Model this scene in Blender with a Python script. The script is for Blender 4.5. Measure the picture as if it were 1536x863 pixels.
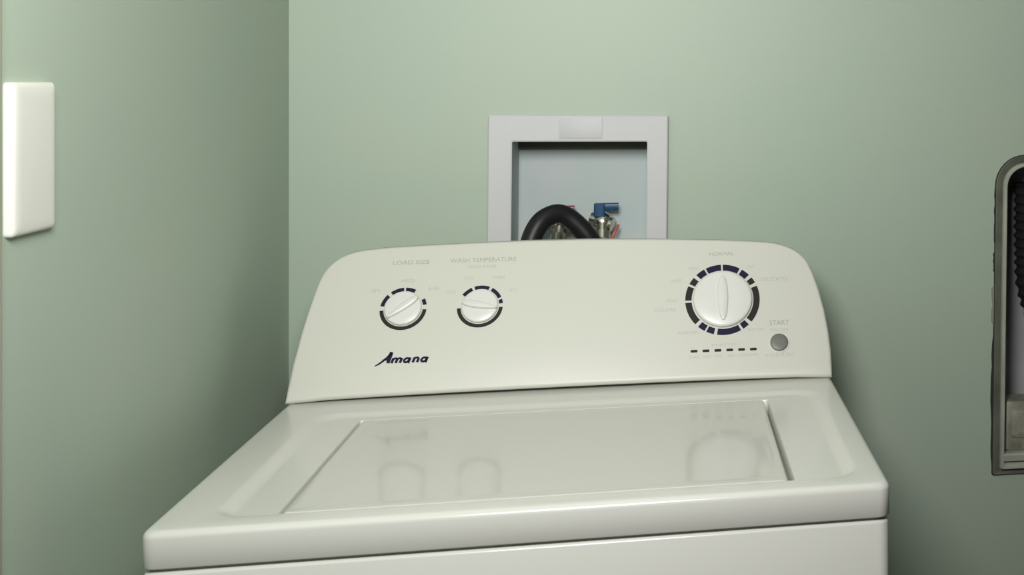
import bpy, bmesh, math, random
from mathutils import Vector, Matrix
from math import sin, cos, pi, radians, sqrt, atan2

random.seed(4)
for _o in list(bpy.data.objects):
    bpy.data.objects.remove(_o)
SC = bpy.context.scene
COL = SC.collection

# ------------------------------------------------------------------ camera
# world: x along the back wall, y towards the back wall, z up (metres)
CAM_Z = 1.333
F_PX, PPX, PPY = 1850.0, 1370.0, 115.0
cam_d = bpy.data.cameras.new('camera')
cam_d.sensor_fit = 'HORIZONTAL'
cam_d.sensor_width = 36.0
cam_d.lens = F_PX / 1536.0 * 36.0
cam_d.shift_x = (768.0 - PPX) / 1536.0
cam_d.shift_y = -(431.5 - PPY) / 1536.0
cam_d.clip_start = 0.02
cam = bpy.data.objects.new('camera', cam_d)
COL.objects.link(cam)
cam.location = (0, 0, CAM_Z)
cam.rotation_euler = (radians(90), 0, -math.atan((PPX - 993.0) / F_PX))
SC.camera = cam

# ------------------------------------------------------------------ world and light
w = bpy.data.worlds.new('world')
SC.world = w
w.use_nodes = True
bg = w.node_tree.nodes['Background']
bg.inputs[0].default_value = (1.0, 0.985, 0.95, 1)
bg.inputs[1].default_value = 0.03

# the photographer's diffused flash, held above the camera
fl = bpy.data.lights.new('camera_flash', 'AREA')
fl.shape = 'DISK'; fl.size = 0.40; fl.energy = 13.2; fl.spread = radians(160); fl.color = (1.0, 0.992, 0.985)
flo = bpy.data.objects.new('camera_flash', fl)
COL.objects.link(flo)
flo.location = (-0.12, 0.47, 1.64)
flo.rotation_euler = (radians(85), 0, radians(2))

SC.view_settings.view_transform = 'Standard'
SC.view_settings.look = 'None'
SC.view_settings.exposure = 0.2
SC.view_settings.gamma = 1.0
SC.view_settings.use_curve_mapping = False
LAMP = 0.4            # brightness of the added ceiling panel's diffuser
LAMP_AT = (0.15, 0.95, 2.44)

# ------------------------------------------------------------------ materials
def srgb(r, g, b):
    def c(v):
        v /= 255.0
        return v / 12.92 if v <= 0.04045 else ((v + 0.055) / 1.055) ** 2.4
    return (c(r), c(g), c(b), 1.0)

def mat(name, col, rough=0.5, metal=0.0, spec=0.5, coat=0.0, bump=0.0, bscale=200.0,
        var=None, vscale=3.0, emit=None, estr=0.0, coat_rough=0.05):
    m = bpy.data.materials.new(name)
    m.use_nodes = True
    nt = m.node_tree
    b = nt.nodes['Principled BSDF']
    b.inputs['Base Color'].default_value = col
    b.inputs['Roughness'].default_value = rough
    b.inputs['Metallic'].default_value = metal
    b.inputs['Specular IOR Level'].default_value = spec
    b.inputs['Coat Weight'].default_value = coat
    b.inputs['Coat Roughness'].default_value = coat_rough
    tc = nt.nodes.new('ShaderNodeTexCoord')
    if var is not None:
        n = nt.nodes.new('ShaderNodeTexNoise')
        n.inputs['Scale'].default_value = vscale
        n.inputs['Detail'].default_value = 4.0
        nt.links.new(tc.outputs['Object'], n.inputs['Vector'])
        r = nt.nodes.new('ShaderNodeValToRGB')
        r.color_ramp.elements[0].position = 0.36
        r.color_ramp.elements[1].position = 0.66
        r.color_ramp.elements[0].color = col
        r.color_ramp.elements[1].color = var
        nt.links.new(n.outputs['Fac'], r.inputs['Fac'])
        nt.links.new(r.outputs['Color'], b.inputs['Base Color'])
    if bump > 0:
        n2 = nt.nodes.new('ShaderNodeTexNoise')
        n2.inputs['Scale'].default_value = bscale
        n2.inputs['Detail'].default_value = 3.0
        nt.links.new(tc.outputs['Object'], n2.inputs['Vector'])
        bp = nt.nodes.new('ShaderNodeBump')
        bp.inputs['Strength'].default_value = bump
        bp.inputs['Distance'].default_value = 0.001
        nt.links.new(n2.outputs['Fac'], bp.inputs['Height'])
        nt.links.new(bp.outputs['Normal'], b.inputs['Normal'])
    if emit is not None:
        b.inputs['Emission Color'].default_value = emit
        b.inputs['Emission Strength'].default_value = estr
    return m

M = {}
M['wall'] = mat('sage_wall_paint', srgb(168, 183, 166), 0.5, bump=0.15, bscale=160,
                var=srgb(171, 184, 166), vscale=5.0, spec=0.35)
M['ceiling'] = mat('ceiling_paint', srgb(232, 231, 224), 0.8, bump=0.2)
M['floor'] = mat('vinyl_floor', srgb(84, 70, 56), 0.45, var=srgb(70, 58, 46), vscale=8)
M['trim'] = mat('casing_paint', srgb(170, 172, 148), 0.4, bump=0.05)
M['enamel'] = mat('white_enamel', srgb(205, 205, 197), 0.22, spec=0.5, coat=0.15, coat_rough=0.1,
                  bump=0.02, bscale=60)
M['lid'] = mat('white_lid_enamel', srgb(195, 195, 186), 0.2, spec=0.45, coat=0.4, coat_rough=0.06)
M['console'] = mat('console_plastic', srgb(201, 201, 190), 0.38, spec=0.4, bump=0.05, bscale=500)
M['knob'] = mat('knob_plastic', srgb(212, 212, 206), 0.28, spec=0.5)
M['navy'] = mat('navy_print', srgb(24, 20, 50), 0.6, spec=0.2)
M['charcoal'] = mat('charcoal_print', srgb(36, 36, 33), 0.6, spec=0.2)
M['button'] = mat('grey_button_plastic', srgb(104, 105, 98), 0.4)
M['ink'] = mat('grey_ink', srgb(166, 167, 156), 0.5)
M['ink2'] = mat('faint_grey_ink', srgb(180, 181, 170), 0.5)
M['box'] = mat('white_box_plastic', srgb(197, 197, 197), 0.6, bump=0.05, bscale=90)
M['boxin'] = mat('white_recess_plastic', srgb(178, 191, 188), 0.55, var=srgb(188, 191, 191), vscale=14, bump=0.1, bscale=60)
M['topband'] = mat('dark_band_grey', srgb(92, 90, 82), 0.7)
M['rubber'] = mat('black_rubber', srgb(24, 24, 25), 0.45, spec=0.4, bump=0.05, bscale=400)
M['chrome'] = mat('nickel_brass', srgb(200, 196, 182), 0.25, metal=1.0, bump=0.05)
M['brass'] = mat('brass', srgb(190, 160, 96), 0.3, metal=1.0)
M['blue'] = mat('blue_handle', srgb(4, 66, 104), 0.35)
M['red'] = mat('red_handle', srgb(140, 30, 52), 0.35)
M['copper'] = mat('red_hose', srgb(176, 96, 76), 0.4)
M['braid'] = mat('braided_hose', srgb(196, 198, 196), 0.35, metal=0.5, bump=0.4, bscale=900)
M['plate'] = mat('plate_plastic', srgb(222, 223, 212), 0.3, spec=0.5)
M['flange'] = mat('vent_flange_metal', srgb(118, 121, 107), 0.4, metal=0.1, var=srgb(92, 95, 84), vscale=18, bump=0.1, bscale=80)
M['ventin'] = mat('vent_recess_metal', srgb(172, 172, 174), 0.5, metal=0.0, var=srgb(158, 158, 160), vscale=9)
M['bead'] = mat('vent_bead_metal', srgb(182, 186, 170), 0.35, metal=0.1, var=srgb(160, 164, 150), vscale=14)
M['ventdark'] = mat('vent_gap_dark', srgb(46, 46, 40), 0.8)
M['ventduct'] = mat('black_duct', srgb(52, 52, 55), 0.25, metal=0.3)
M['ventblock'] = mat('dull_metal_block', srgb(165, 163, 148), 0.5, metal=0.1, var=srgb(120, 120, 106), vscale=30, bump=0.2, bscale=90)
M['patch'] = mat('wall_filler', srgb(140, 142, 124), 0.8, bump=0.6, bscale=120)
M['lamp_frame'] = mat('lamp_frame_white', srgb(235, 235, 232), 0.4)
M['diffuser'] = mat('lamp_diffuser', srgb(255, 255, 255), 0.5, emit=(1.0, 0.975, 0.925, 1), estr=LAMP)

# ------------------------------------------------------------------ helpers
class MB:
    def __init__(s):
        s.v = []; s.f = []
    def add(s, vs, fs):
        k = len(s.v)
        s.v += [tuple(p) for p in vs]
        s.f += [tuple(i + k for i in q) for q in fs]
        return s
    def loft(s, rings, cap0=True, cap1=True, closed=True):
        n = len(rings[0]); vs = []; fs = []
        for r in rings: vs += list(r)
        m = n if closed else n - 1
        for a in range(len(rings) - 1):
            for i in range(m):
                j = (i + 1) % n
                fs.append((a*n+i, a*n+j, (a+1)*n+j, (a+1)*n+i))
        if cap0: fs.append(tuple(reversed(range(n))))
        if cap1: fs.append(tuple(range((len(rings)-1)*n, len(rings)*n)))
        return s.add(vs, fs)
    def box(s, x0, x1, y0, y1, z0, z1):
        vs = [(x, y, z) for z in (z0, z1) for (x, y) in ((x0, y0), (x1, y0), (x1, y1), (x0, y1))]
        return s.add(vs, [(3,2,1,0),(4,5,6,7),(0,1,5,4),(1,2,6,5),(2,3,7,6),(3,0,4,7)])

def rrect(x0, x1, y0, y1, r, n=6):
    """rounded rectangle, counter-clockwise, as 2-D points"""
    r = max(r, 1e-5); out = []
    for cx, cy, a0 in ((x1-r, y0+r, -90), (x1-r, y1-r, 0), (x0+r, y1-r, 90), (x0+r, y0+r, 180)):
        for k in range(n + 1):
            a = radians(a0 + 90.0 * k / n)
            out.append((cx + r*cos(a), cy + r*sin(a)))
    return out

def obj(name, mb, m, parent=None, smooth=True, bevel=0.0, sharp=35):
    vs = [Vector(p) for p in mb.v]
    lo = Vector([min(p[i] for p in vs) for i in range(3)])
    hi = Vector([max(p[i] for p in vs) for i in range(3)])
    o0 = Vector(((lo.x+hi.x)/2, (lo.y+hi.y)/2, lo.z))
    me = bpy.data.meshes.new(name)
    me.from_pydata([tuple(p - o0) for p in vs], [], mb.f)
    me.validate()
    bm = bmesh.new(); bm.from_mesh(me)
    bmesh.ops.remove_doubles(bm, verts=bm.verts, dist=1e-6)
    bmesh.ops.recalc_face_normals(bm, faces=bm.faces)
    bm.to_mesh(me); bm.free()
    me.materials.append(m)
    if smooth:
        me.shade_smooth()
        me.set_sharp_from_angle(angle=radians(sharp))
    o = bpy.data.objects.new(name, me)
    COL.objects.link(o)
    o['w0'] = tuple(o0)
    if parent is not None:
        o.parent = parent
        p0 = Vector(parent['w0'])
        o.location = o0 - p0
    else:
        o.location = o0
    if bevel > 0:
        b = o.modifiers.new('bevel', 'BEVEL')
        b.width = bevel; b.segments = 3; b.limit_method = 'ANGLE'; b.angle_limit = radians(40)
    return o

def thing(name, loc, label, cat, group=None):
    o = bpy.data.objects.new(name, None)
    COL.objects.link(o)
    o.location = loc; o['w0'] = tuple(loc); o.empty_display_size = 0.1
    o['label'] = label; o['category'] = cat
    if group: o['group'] = group
    return o

def struct(o):
    o['kind'] = 'structure'
    return o

def tube(mb, pts, r, n=16, sub=8, rib=0.0, nrib=0, radii=None):
    """sweep a circle along a Catmull-Rom curve"""
    P = [Vector(p) for p in pts]
    P = [2*P[0]-P[1]] + P + [2*P[-1]-P[-2]]
    c = []; rr = []
    for i in range(1, len(P) - 2):
        for k in range(sub):
            t = k / sub
            a, b, d, e = P[i-1], P[i], P[i+1], P[i+2]
            c.append(0.5*((2*b)+(-a+d)*t+(2*a-5*b+4*d-e)*t*t+(-a+3*b-3*d+e)*t**3))
            rr.append(r if radii is None else radii[i-1]*(1-t)+radii[i]*t)
    c.append(P[-2]); rr.append(r if radii is None else radii[-1])
    up = None; rings = []
    for i, p in enumerate(c):
        t = (c[min(i+1, len(c)-1)] - c[max(i-1, 0)]).normalized()
        if up is None:
            up = t.orthogonal().normalized()
        up = (up - t*up.dot(t)).normalized()
        s = t.cross(up)
        q = rr[i] * (1 + (rib*cos(2*pi*nrib*i/(len(c)-1)) if nrib else 0))
        rings.append([p + (up*cos(2*pi*k/n) + s*sin(2*pi*k/n))*q for k in range(n)])
    return mb.loft(rings)

# ------------------------------------------------------------------ setting
XL, YW, XR, ZC, YF = -0.543, 1.98, 3.00, 2.46, -1.60

# recesses let into the back wall
HB = (-0.236, -0.012, 1.036, 1.241)        # outlet box hole   x0 x1 z0 z1
HV = (0.556, 0.876, 0.686, 1.184)          # vent box hole
def wall_back():
    mb = MB(); xs = sorted({XL-0.1, HB[0], HB[1], HV[0], HV[1], XR})
    zs = sorted({0.0, HB[2], HB[3], HV[2], HV[3], ZC})
    for i in range(len(xs)-1):
        for k in range(len(zs)-1):
            cx, cz = (xs[i]+xs[i+1])/2, (zs[k]+zs[k+1])/2
            if any(h[0] < cx < h[1] and h[2] < cz < h[3] for h in (HB, HV)): continue
            mb.add([(xs[i],YW,zs[k]),(xs[i+1],YW,zs[k]),(xs[i+1],YW,zs[k+1]),(xs[i],YW,zs[k+1])], [(0,1,2,3)])
    # reveals of the two holes and the back skin of the wall
    for h in (HB, HV):
        a = [(h[0],YW,h[2]),(h[1],YW,h[2]),(h[1],YW,h[3]),(h[0],YW,h[3])]
        b = [(p[0],YW+0.013,p[2]) for p in a]
        mb.add(a+b, [(0,1,5,4),(1,2,6,5),(2,3,7,6),(3,0,4,7)])
    mb.add([(XL-0.1,YW+0.15,0),(XR,YW+0.15,0),(XR,YW+0.15,ZC),(XL-0.1,YW+0.15,ZC)], [(0,3,2,1)])
    return mb
struct(obj('wall_back', wall_back(), M['wall'], smooth=False))
struct(obj('wall_left', MB().box(XL-0.1, XL, YF, YW, 0, ZC), M['wall'], smooth=False))
struct(obj('wall_right', MB().box(XR, XR+0.1, YF, YW+0.15, 0, ZC), M['wall'], smooth=False))
struct(obj('floor', MB().box(XL-0.1, XR+0.1, YF, YW+0.15, -0.1, 0), M['floor'], smooth=False))
struct(obj('ceiling', MB().box(XL-0.1, XR+0.1, YF, YW+0.15, ZC, ZC+0.1), M['ceiling'], smooth=False))

# door casing at the near end of the left wall: stepped profile
prof = [(0,1.041),(0.016,1.041),(0.019,1.046),(0.019,1.066),(0.015,1.078),(0.015,1.134),(0.012,1.142),(0.0,1.1465)]
mb = MB().loft([[(XL+a, y, z) for a, y in prof] for z in (0.0, 2.12)])
struct(obj('trim_1', mb, M['trim'], bevel=0.001))
# baseboards
bprof = [(0,0.0),(0.014,0.0),(0.014,0.075),(0.010,0.085),(0.004,0.092),(0,0.092)]
struct(obj('baseboard_back', MB().loft([[(x, YW-a, z) for a, z in bprof] for x in (XL, XR)]), M['trim']))
struct(obj('baseboard_left', MB().loft([[(XL+a, y, z) for a, z in bprof] for y in (1.17, YW-0.014)]), M['trim']))

# ------------------------------------------------------------------ ceiling lamp: unseen, added for light from above
lx, ly, lz = LAMP_AT
lamp = thing('added_ceiling_lamp', (lx, ly, ZC), 'unseen white square ceiling light panel, added above the washer', 'lamp')
mb = MB()
S = 0.31
mb.loft([[(lx+x, ly+y, z) for x, y in rrect(-a, a, -a, a, 0.03)] for a, z in
         ((S-0.02, lz-0.012), (S-0.004, lz-0.014), (S, lz-0.006), (S, ZC-0.001), (S-0.02, ZC-0.001))], False, False)
obj('frame', mb, M['lamp_frame'], lamp)
mb = MB().loft([[(lx+x, ly+y, z) for x, y in rrect(-a, a, -a, a, 0.03)] for a, z in
         ((S-0.021, lz+0.002), (S-0.021, lz-0.008), (S-0.05, lz-0.016), (S-0.12, lz-0.02))])
obj('diffuser', mb, M['diffuser'], lamp)

# ------------------------------------------------------------------ washing machine
X0, X1, YFR, YC, ZT = -0.4695, 0.2310, 1.2458, 1.693, 0.915
YB = 1.872                                   # back of the cabinet
washer = thing('washing_machine', ((X0+X1)/2, (YFR+YB)/2, 0.0),
               'white top-loading washing machine with three dials against the green wall', 'washing machine')

def rings_xy(spec, n=6):
    return [[(x, y, z) for x, y in rrect(a, b, c, d, r, n)] for a, b, c, d, r, z in spec]

# cabinet
e = 0.0012
obj('cabinet', MB().loft(rings_xy([
    (X0+0.01, X1-0.01, YFR+0.01, YB-0.004, 0.010, 0.018),
    (X0+e, X1-e, YFR+e, YB, 0.012, 0.030),
    (X0+e, X1-e, YFR+e, YB, 0.012, 0.8735),
    (X0+e+0.0008, X1-e-0.0008, YFR+e+0.0008, YB, 0.012, 0.8755),
    (X0+0.004, X1-0.004, YFR+0.004, YB-0.002, 0.012, 0.8765),
    (X0+0.008, X1-0.008, YFR+0.008, YB-0.004, 0.012, 0.8765),
    (X0+0.008, X1-0.008, YFR+0.008, YB-0.004, 0.012, 0.8815)])), M['enamel'], washer, sharp=60)
for fx in (X0+0.06, X1-0.06):
    for fy in (YFR+0.06, YB-0.06):
        mb = MB().loft([[(fx+r*cos(2*pi*k/16), fy+r*sin(2*pi*k/16), z) for k in range(16)]
                        for r, z in ((0.020, 0.0), (0.022, 0.004), (0.022, 0.012), (0.008, 0.014), (0.008, 0.02))])
        obj('foot', mb, M['rubber'], washer)

# top panel: rounded lip, shallow tray, pocket under the lid
LX0, LX1, LY0, LY1 = -0.3600, 0.1295, 1.2915, 1.6200
gl, gr = 0.0032, 0.0058
RX0, RX1, RY0, RY1 = -0.413, 0.196, 1.2800, 1.640
spec = [(X0+0.004, X1-0.004, YFR+0.004, YB-0.004, 0.012, 0.8805),
        (X0+0.001, X1-0.001, YFR+0.001, YB, 0.012, 0.8805),
        (X0, X1, YFR, YB, 0.013, 0.8818),
        (X0, X1, YFR, YB, 0.013, ZT-0.0070)]
R = 0.0070
for k in range(1, 6):
    a = radians(90*k/5)
    i = R*(1-cos(a))
    spec.append((X0+i, X1-i, YFR+i, YB-i, 0.013+i*0.2, ZT-R+R*sin(a)))
spec += [(RX0-0.010, RX1+0.010, RY0-0.006, RY1+0.006, 0.03, ZT),
         (RX0-0.006, RX1+0.006, RY0-0.004, RY1+0.004, 0.03, ZT-0.0004),
         (RX0, RX1, RY0, RY1, 0.028, ZT-0.0026),
         (RX0+0.006, RX1-0.006, RY0+0.002, RY1-0.004, 0.024, ZT-0.0046),
         (RX0+0.010, RX1-0.010, RY0+0.003, RY1-0.006, 0.022, ZT-0.0050),
         (LX0-gl-0.0015, LX1+gr+0.0015, LY0-0.0022, LY1+0.0004, 0.004, ZT-0.0046),
         (LX0-gl, LX1+gr, LY0-0.0012, LY1-0.0010, 0.003, ZT-0.0065),
         (LX0-gl, LX1+gr, LY0-0.0012, LY1-0.0010, 0.003, ZT-0.0260)]
obj('top_panel', MB().loft(rings_xy(spec)), M['enamel'], washer, sharp=50)

# lid: gently dished sheet that fills the pocket
lz0 = ZT - 0.0046
spec = [(LX0+0.002, LX1-0.002, LY0+0.002, LY1-0.002, 0.004, lz0-0.018),
        (LX0, LX1, LY0, LY1, 0.005, lz0-0.018),
        (LX0, LX1, LY0, LY1, 0.005, lz0-0.0016),
        (LX0+0.0006, LX1-0.0006, LY0+0.0006, LY1-0.0006, 0.005, lz0-0.0004),
        (LX0+0.0022, LX1-0.0022, LY0+0.0022, LY1-0.0022, 0.005, lz0),
        (LX0+0.008, LX1-0.008, LY0+0.010, LY1-0.003, 0.006, lz0-0.0002),
        (LX0+0.012, LX1-0.012, LY0+0.016, LY1-0.014, 0.008, lz0-0.0010),
        (LX0+0.018, LX1-0.018, LY0+0.022, LY1-0.020, 0.012, lz0-0.0014),
        (LX0+0.10, LX1-0.10, LY0+0.09, LY1-0.10, 0.03, lz0-0.0016)]
obj('lid', MB().loft(rings_xy(spec)), M['lid'], washer, sharp=50)

# ---- console: face leans back 30 degrees
TH = radians(30)
UX = Vector((1, 0, 0)); UV = Vector((0, sin(TH), cos(TH))); UN = Vector((0, -cos(TH), sin(TH)))
def fp(u, v, n=0.0):
    """millimetres on the console face -> world"""
    return Vector((0, YC, ZT)) + UX*(u/1000) + UV*(v/1000) + UN*(n/1000)

outl = [(-470,3),(-469.6,25),(-468,52),(-463,98.6),(-458.5,128),(-454,152.5),(-451,166),(-447,178),(-441.5,187.5),(-434.5,195),(-427,201),(-418,205.6),
        (-407,209),(-395.4,211),(-368.7,213.5),(-320,215.5),(-265.6,217),(-185.9,218.6),(-104.4,218.5),(-12,216.2),
        (82,212),(129.6,208.6),(147,207),(159.4,205),(170,202.3),(179.5,198.6),(189,193.5),(197.3,187),(203.5,179.5),(208.3,171.5),(214.3,155.5),(220.5,133),
        (227,99.7),(230.5,70),(232.3,40),(232,18),(231,3)]
# bowed lower edge
bot = [(231-(701)*t, 3 + 5.4*sin(pi*t)**0.4) for t in [k/14 for k in range(1, 14)]]
loop = (outl + bot)[::-1]
cu, cv = -119.5, 100.0
def inset(loop, d):
    n = len(loop); out = []
    for i in range(n):
        a = Vector(loop[i-1]); b = Vector(loop[i]); c = Vector(loop[(i+1) % n])
        t = ((b-a).normalized() + (c-b).normalized()).normalized()
        nn = Vector((-t.y, t.x))
        if nn.dot(Vector((cu, cv)) - b) < 0: nn = -nn
        out.append(tuple(b + nn*d))
    return out
rings = []
RB = 5.0
for a in (0, 18, 36, 54, 72, 90):
    aa = radians(a)
    rings.append([fp(u, v, -RB*(1-cos(aa))) for u, v in inset(loop, RB*(1-sin(aa)))])
front = rings[-1]
rings.append([p + Vector((0, 0.012, 0)) for p in front])
rings.append([Vector((p.x*0.995 - 0.0006, YB - 0.006, p.z - 0.32*(YB-0.006-p.y)*min(1.0, max(0.0, (p.z-ZT-0.02)/0.08)))) for p in front])
mb = MB().loft(rings)
# shadow gap under the face: the foot of the console stands back from its face
console = obj('console', mb, M['console'], washer, sharp=50)

def face_mesh(polys, n=0.25):
    mb = MB()
    for pl in polys:
        mb.add([fp(u, v, n) for u, v in pl], [tuple(range(len(pl)))])
    return mb

def arc_band(u, v, r0, r1, a0, a1, step=4):
    k = max(2, int(abs(a1-a0)/step)+1)
    A = [radians(a0+(a1-a0)*i/(k-1)) for i in range(k)]
    polys = []
    for i in range(k-1):
        polys.append([(u+r0*cos(A[i]), v+r0*sin(A[i])), (u+r1*cos(A[i]), v+r1*sin(A[i])),
                      (u+r1*cos(A[i+1]), v+r1*sin(A[i+1])), (u+r0*cos(A[i+1]), v+r0*sin(A[i+1]))])
    return polys

def solid_band(u, v, r0, r1, a0, a1, h=0.5, step=5):
    k = max(2, int(abs(a1-a0)/step)+1)
    rings = []
    for i in range(k):
        a = radians(a0+(a1-a0)*i/(k-1)); c, s = cos(a), sin(a)
        rings.append([fp(u+r*c, v+r*s, n) for r, n in ((r0, 0), (r1, 0), (r1, h), (r0, h))])
    return MB().loft(rings)

def disc_rings(u, v, spec, n=48):
    return [[fp(u+r*cos(2*pi*k/n), v+r*sin(2*pi*k/n), h) for k in range(n)] for r, h in spec]

def dial(u, v, rk, h, grip_a, glen, gw, bands, r0, r1, label, gh=5.0, taper=0.35):
    d = obj('dial', MB().loft(disc_rings(u, v, [(rk, 0.0), (rk, h*0.45), (rk*0.985, h*0.62), (rk*0.955, h*0.72),
            (rk*0.90, h*0.78), (rk*0.5, h*0.83), (rk*0.2, h*0.85)])), M['knob'], washer, sharp=50)
    d['label'] = label
    # lens-shaped finger grip across the knob
    L = glen; rr = []
    ca, sa = cos(radians(grip_a)), sin(radians(grip_a))
    N = 14
    for sc, hh in ((1.0, h*0.72), (0.92, h*0.78+gh*0.5), (0.78, h*0.78+gh*0.85), (0.5, h*0.78+gh)):
        ring = []
        for k in range(2*N):
            t = 2*pi*k/(2*N)
            x = L*cos(t); wd = gw*(abs(sin(t))**0.9)*(1 if sin(t) >= 0 else -1)
            wd *= (1 + taper*cos(t))
            x *= (0.9+0.1*sc); wd *= sc
            ring.append(fp(u + x*ca - wd*sa, v + x*sa + wd*ca, hh))
        rr.append(ring)
    obj('finger_grip', MB().loft(rr, False, True), M['knob'], d, sharp=50)
    for a0, a1, mm in bands:
        obj('dial_mark', solid_band(u, v, r0, r1, a0, a1), M[mm], d, smooth=False)
    return d

small_low = [(-176, -4, 'charcoal')]
dial(-339.5, 123.5, 23.5, 6.5, 38, 23.5, 5.2,
     [(10, 27, 'navy'), (62, 88, 'navy'), (93, 127, 'navy'), (137, 171, 'navy')] + small_low, 24.8, 29.6,
     'left round dial with its grip pointing up and right', gh=4.5)
dial(-241.6, 123.0, 23.5, 6.5, 168, 23.5, 5.2,
     [(7, 19, 'navy'), (25, 60, 'navy'), (68, 108, 'navy'), (115, 144, 'navy')] + small_low, 24.8, 29.6,
     'middle round dial with its grip lying nearly level', gh=4.5)
big = [(-79, -99+360-360, 'navy')]
dial(83.6, 120.6, 41.0, 9.0, 90, 33.0, 8.0,
     [(91.5, 116, 'navy'), (119, 134, 'navy'), (140, 152, 'charcoal'), (156, 180, 'charcoal'), (184, 222, 'charcoal'),
      (228, 240, 'navy'), (243, 255, 'navy'), (260, 298, 'navy'), (302, 313, 'navy'), (319, 381, 'charcoal'),
      (387, 397, 'charcoal'), (403, 417, 'navy'), (421, 448.5, 'navy')], 43.0, 51.8,
     'large round cycle dial with an upright lens-shaped grip', gh=3, taper=0.1)

b = obj('start_button', MB().loft(disc_rings(160.1, 54.9, [(12.2, 0), (12.2, 1.6), (11.6, 2.2), (10.5, 2.5), (4, 2.6)])), M['button'], washer, sharp=50)
b['label'] = 'round dark grey start button'
obj('button_bezel', MB().loft(disc_rings(160.1, 54.9, [(15.0, 0), (15.0, 0.5), (14.4, 0.9), (13.2, 0.9), (12.6, 0.5)]), False, False), M['console'], b, sharp=50)

# six indicator dashes
for k in range(6):
    u = 43.0 + 80.8*k/5; v = 47.6 - 0.6*k/5
    mb = MB().loft([[fp(u+x, v+y, h) for x, y in rrect(-a, a, -c, c, 1.2, 4)] for a, c, h in ((4.6, 1.75, 0), (4.6, 1.75, 0.5), (4.2, 1.4, 0.7))])
    obj('indicator_light', mb, M['charcoal'], washer)

# ---- printed lettering (flat print lying on the face)
def text(body, u, v, width, height, m, name='printed_lettering', bold=0.0):
    c = bpy.data.curves.new('t', 'FONT')
    c.body = body; c.size = 1.0; c.align_x = 'LEFT'; c.offset = bold; c.resolution_u = 2
    o = bpy.data.objects.new('t', c); COL.objects.link(o)
    dg = bpy.context.evaluated_depsgraph_get()
    me = bpy.data.meshes.new_from_object(o.evaluated_get(dg))
    P = [p.co.copy() for p in me.vertices]; Fs = [tuple(q.vertices) for q in me.polygons]
    bpy.data.objects.remove(o); bpy.data.curves.remove(c); bpy.data.meshes.remove(me)
    a0 = min(p.x for p in P); a1 = max(p.x for p in P); b0 = min(p.y for p in P); b1 = max(p.y for p in P)
    mb = MB().add([fp(u + ((p.x-a0)/(a1-a0)-0.5)*width, v + ((p.y-b0)/(b1-b0)-0.5)*height, 0.3) for p in P], Fs)
    return obj(name, mb, m, washer, smooth=False)

text('LOAD SIZE', -335.5, 189.6, 47, 6.0, M['ink'])
text('WASH TEMPERATURE', -241.6, 190.2, 87, 6.2, M['ink'])
text('COLD RINSE', -243.0, 180.6, 37, 4.6, M['ink2'])
for s, u, v, wd in (('MED', -337, 163, 17), ('SM', -377, 150, 11), ('LG', -303, 151, 13),
                    ('COOL', -259, 164, 13), ('WARM', -221, 164, 17), ('COLD', -281, 145, 13), ('HOT', -199, 145, 11)):
    text(s, u, v, wd, 4.2, M['ink2'])
text('NORMAL', 83.8, 189.2, 35, 5.6, M['ink'])
for s, u, v, wd, hh, mm in (('HEAVY', 45, 168, 15, 4.4, 'ink2'), ('LIGHT', 124, 168, 11, 4.4, 'ink2'), ('WHITES', 20, 150, 15, 4.6, 'ink2'),
                    ('DELICATES', 157, 148.4, 39, 5.4, 'ink2'), ('BULKY', 15, 121.5, 15, 4.4, 'ink2'), ('COLORS', 4, 108.3, 30, 4.8, 'ink2'),
                    ('RINSE SPIN', 36, 74.2, 27, 4.2, 'ink2'), ('DRAIN SPIN', 128, 75, 24, 4.2, 'ink2')):
    text(s, u, v, wd, hh, M[mm])
text('START', 161.4, 83.6, 28, 7.4, M['ink'], bold=0.015)
text('PAUSE', 161.0, 73.5, 25, 4.0, M['ink2'])
text('HOLD 3 SEC', 160, 37.4, 42, 4.2, M['ink2'])
text('STATUS', 83, 55.2, 33, 3.0, M['ink2'])
for s, u, wd in (('SOAK', 43, 14), ('WASH', 60, 10), ('RINSE', 76, 10), ('SPIN', 93, 10), ('LOCKED', 109, 15), ('DONE', 124, 12)):
    text(s, u, 39.5, wd, 3.4, M['ink2'])

# brand script: hand-drawn brush strokes, slanted
def strokes(mb, sts, u, v, sx, sy, shear, n=0.3):
    for pts, wds in sts:
        P = [Vector((u + (x*sx + y*sy*shear), v + y*sy)) for x, y in pts]
        Lf = []; Rt = []
        for i, p in enumerate(P):
            t = (P[min(i+1, len(P)-1)] - P[max(i-1, 0)]).normalized()
            q = Vector((-t.y, t.x)) * (wds[i] if isinstance(wds, (list, tuple)) else wds)/2
            Lf.append(p+q); Rt.append(p-q)
        k = len(P)
        mb.add([fp(a.x, a.y, n) for a in Lf] + [fp(a.x, a.y, n) for a in Rt],
               [(i, i+1, k+i+1, k+i) for i in range(k-1)])
    return mb
def oval(cx, cy, rx, ry, a0, a1, n=14):
    return [(cx+rx*cos(radians(a0+(a1-a0)*i/n)), cy+ry*sin(radians(a0+(a1-a0)*i/n))) for i in range(n+1)]
S_ = []
S_.append(([(-3.5,-3.0),(0,-1.0),(4,3),(8,8.5),(11.0,14.5)], [0.8,2.2,2.6,2.8,3.6]))      # A: long left stroke
S_.append(([(10.0,15.0),(10.8,10),(11.0,5),(11.6,0.2)], [4.2,4.8,4.8,4.2]))                 # A: heavy right stroke
S_.append(([(3.0,4.6),(7,4.9),(11,4.6)], [1.8,2.0,2.0]))                                     # A: bar
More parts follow.
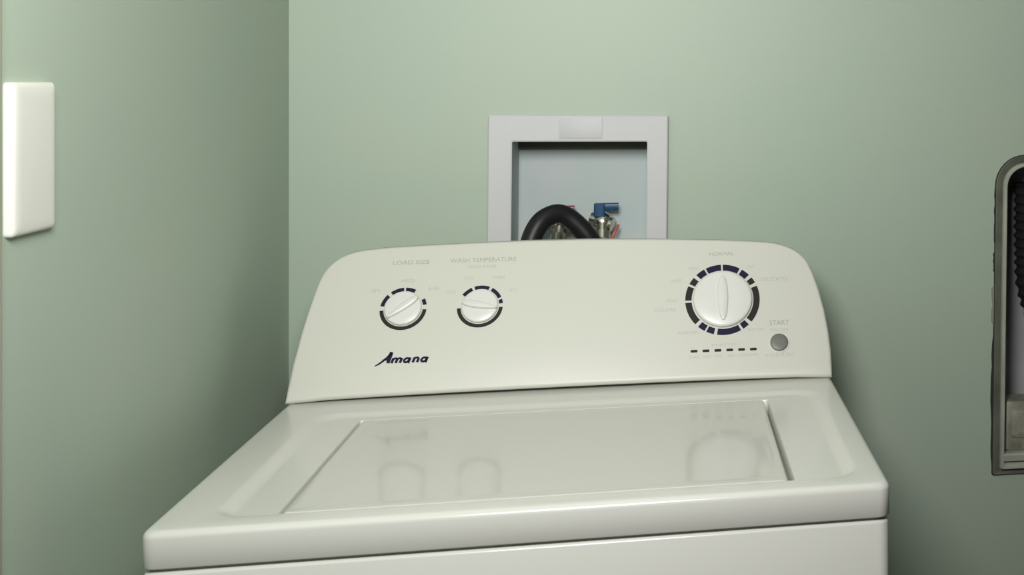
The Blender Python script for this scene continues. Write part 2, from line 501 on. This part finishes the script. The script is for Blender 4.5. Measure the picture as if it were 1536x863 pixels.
def m_(x):   # m
    for k in range(3):
        S_.append(([(x+k*5.2, 6.6), (x+k*5.2, 0)], 3.3))
    S_.append((oval(x+2.6, 4.4, 2.6, 2.0, 180, 0), 2.6)); S_.append((oval(x+7.8, 4.4, 2.6, 2.0, 180, 0), 2.6))
def a_(x):
    S_.append((oval(x+2.8, 3.3, 3.0, 2.7, 0, 360, 20), 2.9)); S_.append(([(x+6.2, 6.8), (x+6.2, 0.0), (x+7.8, 0.0)], 3.2))
def n_(x):
    S_.append(([(x, 6.6), (x, 0)], 3.3)); S_.append(([(x+5.4, 5), (x+5.4, 0)], 3.3)); S_.append((oval(x+2.7, 4.4, 2.7, 2.0, 180, 0), 2.6))
m_(16.0); a_(30.6); n_(42.3); a_(52.0)
obj('script_lettering', strokes(MB(), S_, -363.0, 49.2, 1.0, 1.0, 0.32), M['navy'], washer, smooth=False)

# ------------------------------------------------------------------ wall plate on the left wall
py0, py1, pz0, pz1 = 1.1695, 1.2455, 1.1965, 1.3282
rg = []
for i, h in ((0.0, 0.0), (0.0, 0.0040), (0.0006, 0.0058), (0.0022, 0.0072), (0.0050, 0.0080), (0.012, 0.0083)):
    rg.append([(XL+h, y, z) for y, z in rrect(py0+i, py1-i, pz0+i, pz1-i, 0.004)])
plate = obj('wall_plate', MB().loft(rg), M['plate'], sharp=40)
plate['label'] = 'white raised wall plate on the left wall'; plate['category'] = 'wall plate'

# ------------------------------------------------------------------ outlet box on the back wall
cxb, czb = -0.124, 1.139
obox = thing('laundry_outlet_box', (cxb, YW, 1.005), 'white recessed laundry outlet box in the wall behind the washer', 'outlet box')
def roll(p, c=(cxb, czb), deg=0.55):
    a = radians(-deg); x, z = p[0]-c[0], p[2]-c[1]
    return (c[0]+x*cos(a)-z*sin(a), p[1], c[1]+x*sin(a)+z*cos(a))
fo = (-0.2610, 0.0085, 1.0050, 1.2735)       # frame outside
fi = (-0.2255, -0.0235, 1.0450, 1.2325)       # opening
spec = [(fo[0], fo[1], fo[2], fo[3], YW-0.0005), (fo[0], fo[1], fo[2], fo[3], YW-0.009),
        (fo[0]+.002, fo[1]-.002, fo[2]+.002, fo[3]-.002, YW-0.011),
        (fi[0]-.002, fi[1]+.002, fi[2]-.002, fi[3]+.002, YW-0.011),
        (fi[0], fi[1], fi[2], fi[3], YW-0.010), (fi[0], fi[1], fi[2], fi[3], YW-0.0005)]
obj('face_frame', MB().loft([[roll((x, y, z)) for x, z in rrect(a, b, c, d, 0.002, 3)] for a, b, c, d, y in spec], False, False), M['box'], obox, smooth=False)
spec = [(fi[0], fi[1], fi[2], fi[3], YW-0.0004), (fi[0], fi[1], fi[2], fi[3], YW+0.088)]
obj('recess', MB().loft([[roll((x, y, z)) for x, z in rrect(a, b, c, d, 0.002, 3)] for a, b, c, d, y in spec], False, True), M['boxin'], obox, sharp=30)
mb = MB().loft([[roll((x, y, z)) for x, z in rrect(-0.157+i, -0.0915-i, 1.2375+i, 1.2710-i, 0.002, 3)] for i, y in ((0, YW-0.0108), (0, YW-0.0120), (0.001, YW-0.0126))])
o = obj('clip_tab', mb, M['box'], obox, sharp=30); o['label'] = 'slightly raised tab at the middle of the upper frame'
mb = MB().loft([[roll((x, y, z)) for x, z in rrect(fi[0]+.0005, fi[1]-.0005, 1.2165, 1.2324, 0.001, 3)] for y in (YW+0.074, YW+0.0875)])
o = obj('dark_strip', mb, M['topband'], obox); o['label'] = 'dark strip along the top of the recess'  # dark grey strip added across the top of the recess back

def lathe(mb, c, axis, spec, n=20, hexa=False):
    ax = Vector(axis).normalized(); u = ax.orthogonal().normalized(); s = ax.cross(u)
    n = 6 if hexa else n
    return mb.loft([[Vector(c)+ax*h+(u*cos(2*pi*k/n)+s*sin(2*pi*k/n))*r for k in range(n)] for r, h in spec])

def valve(name, x, z, hm, label, cat, flip=1, hx=0.0):
    y = YW + 0.062
    t = thing(name, (x, y, 1.046), label, cat)
    mb = MB()
    lathe(mb, (x, y, 1.046), (0, 0, 1), [(0.011, 0), (0.011, 0.012), (0.008, 0.016), (0.008, z-1.046-0.012)])
    obj('stem', mb, M['brass'], t)
    mb = MB()
    lathe(mb, (x, y, z), (0.93, -0.30, -0.25*flip), [(0.006, -0.020), (0.0125, -0.019), (0.0125, -0.010), (0.0150, -0.008), (0.0172, 0.0), (0.0150, 0.008), (0.0115, 0.012), (0.0115, 0.017), (0.006, 0.0175)])
    obj('valve_body', mb, M['chrome'], t)
    mb = MB()
    lathe(mb, (x, y-0.012, z-0.004), (0, -0.5, -0.86), [(0.0085, 0.0), (0.0085, 0.012), (0.013, 0.0125), (0.013, 0.026), (0.008, 0.0265)], hexa=False)
    obj('outlet_nut', mb, M['chrome'], t)
    # lever: square hub with an arm
    mb = MB().loft([[(x+hx-0.005+xx, yy, zz) for xx, yy in rrect(-0.008, 0.009, y-0.014, y+0.004, 0.002, 3)] for zz in (z+0.010, z+0.030)])
    mb.loft([[(xx, y-0.005+yy, zz) for yy, zz in rrect(-0.007, 0.007, z+0.0195, z+0.0305, 0.002, 3)] for xx in (x+hx-0.010, x+hx+0.025)])
    obj('lever_handle', mb, hm, t, sharp=40)
    return t
valve('cold_water_valve', -0.0935, 1.0995, M['blue'], 'nickel cold water valve with blue lever in the outlet box', 'valve')
vh = valve('hot_water_valve', -0.1600, 1.0965, M['red'], 'nickel hot water valve with red lever behind the black hose', 'valve', hx=-0.002)

def hose(name, pts, r, m, label, cat, **k):
    mb = MB(); tube(mb, pts, r, **k)
    o = obj(name, mb, m, sharp=60); o['label'] = label; o['category'] = cat
    return o
yv = YW + 0.020
hose('hot_supply_hose', [(-0.160, YW+0.0375, 1.0705), (-0.160, YW+0.028, 1.061), (-0.161, YW-0.015, 1.0545), (-0.165, YW-0.052, 1.03), (-0.165, YW-0.058, 0.90), (-0.15, YW-0.058, 0.70)],
     0.0075, M['braid'], 'braided supply hose running down from the hot water valve', 'hose')
hose('cold_supply_hose', [(-0.0935, YW+0.0375, 1.0715), (-0.086, YW+0.031, 1.061), (-0.064, YW+0.005, 1.0545), (-0.052, YW-0.030, 1.046), (-0.050, YW-0.055, 1.00), (-0.050, YW-0.058, 0.90), (-0.06, YW-0.058, 0.70)],
     0.0075, M['braid'], 'braided supply hose running down from the cold water valve', 'hose')
hose('drain_hose', [(-0.225, YW-0.055, 0.62), (-0.218, YW-0.055, 0.85), (-0.205, YW-0.042, 1.02), (-0.1975, YW-0.030, 1.070), (-0.1935, YW-0.025, 1.0892), (-0.1835, YW-0.018, 1.1083),
                    (-0.1715, YW-0.010, 1.1178), (-0.1570, YW-0.002, 1.1208), (-0.1430, YW+0.003, 1.1147), (-0.1275, YW+0.005, 1.1009), (-0.1135, YW+0.006, 1.0840), (-0.107, YW+0.008, 1.0700), (-0.106, YW+0.012, 1.0500)],
     0.0150, M['rubber'], 'thick black drain hose arching into the outlet box', 'hose', sub=10, n=20)
hose('bonding_wire', [(-0.0690, YW+0.058, 1.0945), (-0.0705, YW+0.055, 1.0905), (-0.0740, YW+0.050, 1.084), (-0.0790, YW+0.048, 1.070), (-0.080, YW+0.048, 1.0455)],
     0.0024, M['copper'], 'thin reddish tube beside the cold water valve', 'tube', n=10)

# ------------------------------------------------------------------ dryer vent box on the back wall
vx0, vx1, vz0, vz1 = 0.5405, 0.891, 0.6700, 1.1995
cvx, cvz = (vx0+vx1)/2, (vz0+vz1)/2
vent = thing('dryer_vent_box', (cvx, YW, vz0), 'dark metal dryer vent box recessed in the wall at the right edge', 'vent box')
def archrect(x0, x1, z0, z1, rt, rb=0.004, n=8):
    out = []
    for cx, cz, a0, r in ((x1-rb, z0+rb, -90, rb), (x1-rt, z1-rt, 0, rt), (x0+rt, z1-rt, 90, rt), (x0+rb, z0+rb, 180, rb)):
        for k in range(n+1):
            a = radians(a0+90.0*k/n); out.append((cx+r*cos(a), cz+r*sin(a)))
    return out
def vr(p): return roll(p, (cvx, cvz), 0.75)
def vring(spec, cap1=False):
    return MB().loft([[vr((x, y, z)) for x, z in archrect(vx0+i, vx1-i, vz0+ib, vz1-i, rt)] for i, ib, rt, y in spec], False, cap1)
obj('flange', vring([(0.0, 0.0, 0.050, YW-0.0003), (0.0, 0.0, 0.050, YW-0.004), (0.001, 0.001, 0.049, YW-0.005),
                     (0.0085, 0.005, 0.042, YW-0.0035), (0.0095, 0.006, 0.041, YW-0.0015), (0.0120, 0.008, 0.039, YW-0.0012)]), M['flange'], vent, sharp=30)
obj('rim_bead', vring([(0.0120, 0.008, 0.039, YW-0.001), (0.0122, 0.009, 0.039, YW-0.007), (0.0140, 0.011, 0.037, YW-0.010),
                       (0.0170, 0.015, 0.035, YW-0.010), (0.0192, 0.019, 0.033, YW-0.007), (0.0195, 0.022, 0.033, YW+0.004)]), M['bead'], vent, sharp=40)
obj('recess', vring([(0.0196, 0.022, 0.033, YW+0.004), (0.0205, 0.024, 0.033, YW+0.105)], True), M['ventin'], vent, sharp=40)
mb = MB().loft([[vr((x, y, z)) for y, z in ((YW-0.006, vz0+0.022), (YW-0.011, vz0+0.024), (YW-0.011, vz0+0.033), (YW-0.008, vz0+0.036), (YW+0.06, vz0+0.034), (YW+0.06, vz0+0.022))] for x in (vx0+0.015, vx1-0.015)])
obj('bottom_ledge', mb, M['bead'], vent, sharp=30)
# metal block standing on the ledge
mb = MB().loft([[vr((x, y, z)) for x, y in rrect(vx0+0.023+i, vx0+0.20-i, YW+0.006+i, YW+0.055-i, 0.006, 4)] for i, z in ((0.002, 0.7062), (0, 0.709), (0, 0.784), (0.0015, 0.7875), (0.005, 0.789))])
o = obj('metal_block', mb, M['ventblock'], vent, sharp=40); o['label'] = 'dull metal block standing on the bottom ledge'
mb = MB().loft([[vr((x, y, z)) for x, z in rrect(vx0+0.033+i, vx0+0.19-i, 0.728+i, 0.772-i, 0.004, 4)] for i, y in ((0, YW+0.0065), (0, YW+0.004), (0.002, YW+0.003))])
obj('raised_panel', mb, M['ventblock'], o, sharp=40)
obj('caulk_line', vring([(-0.0016, -0.0016, 0.0516, YW-0.0003), (-0.0012, -0.0012, 0.0512, YW-0.0022), (0.0004, 0.0004, 0.0496, YW-0.0026)]), M['ventdark'], vent)
# irregular gap between flange and cut plasterboard
for (za, zb, wd, m_n) in ((0.680, 0.905, 0.0045, 'ventdark'), (0.915, 0.985, 0.0050, 'patch'), (1.005, 1.040, 0.0032, 'ventdark'), (1.050, 1.150, 0.0030, 'ventdark')):
    N = 12; pl = []; pr = []
    for k in range(N+1):
        z = za+(zb-za)*k/N
        q = wd*(0.6+0.55*random.random())*(0.35 if k in (0, N) else 1)
        pl.append((vx0-q, z)); pr.append((vx0+0.0015, z))
    out = pl + pr[::-1]
    mb = MB().loft([[vr((x, y, z)) for x, z in out] for y in (YW-0.0002, YW-0.0016)])
    obj('gap_filler', mb, M[m_n], vent, smooth=False)
# ribbed duct hanging from the top of the box and bending out to the dryer
hose('flexible_duct', [(0.640, YW+0.052, 1.150), (0.640, YW+0.052, 1.09), (0.640, YW+0.050, 1.03), (0.643, YW+0.044, 0.97), (0.665, YW+0.02, 0.92), (0.74, YW-0.04, 0.885), (0.82, YW-0.10, 0.87), (0.95, YW-0.13, 0.865)],
     0.047, M['ventduct'], 'black ribbed flexible duct inside the vent box at the right edge', 'duct', sub=24, n=28, rib=0.055, nrib=28)
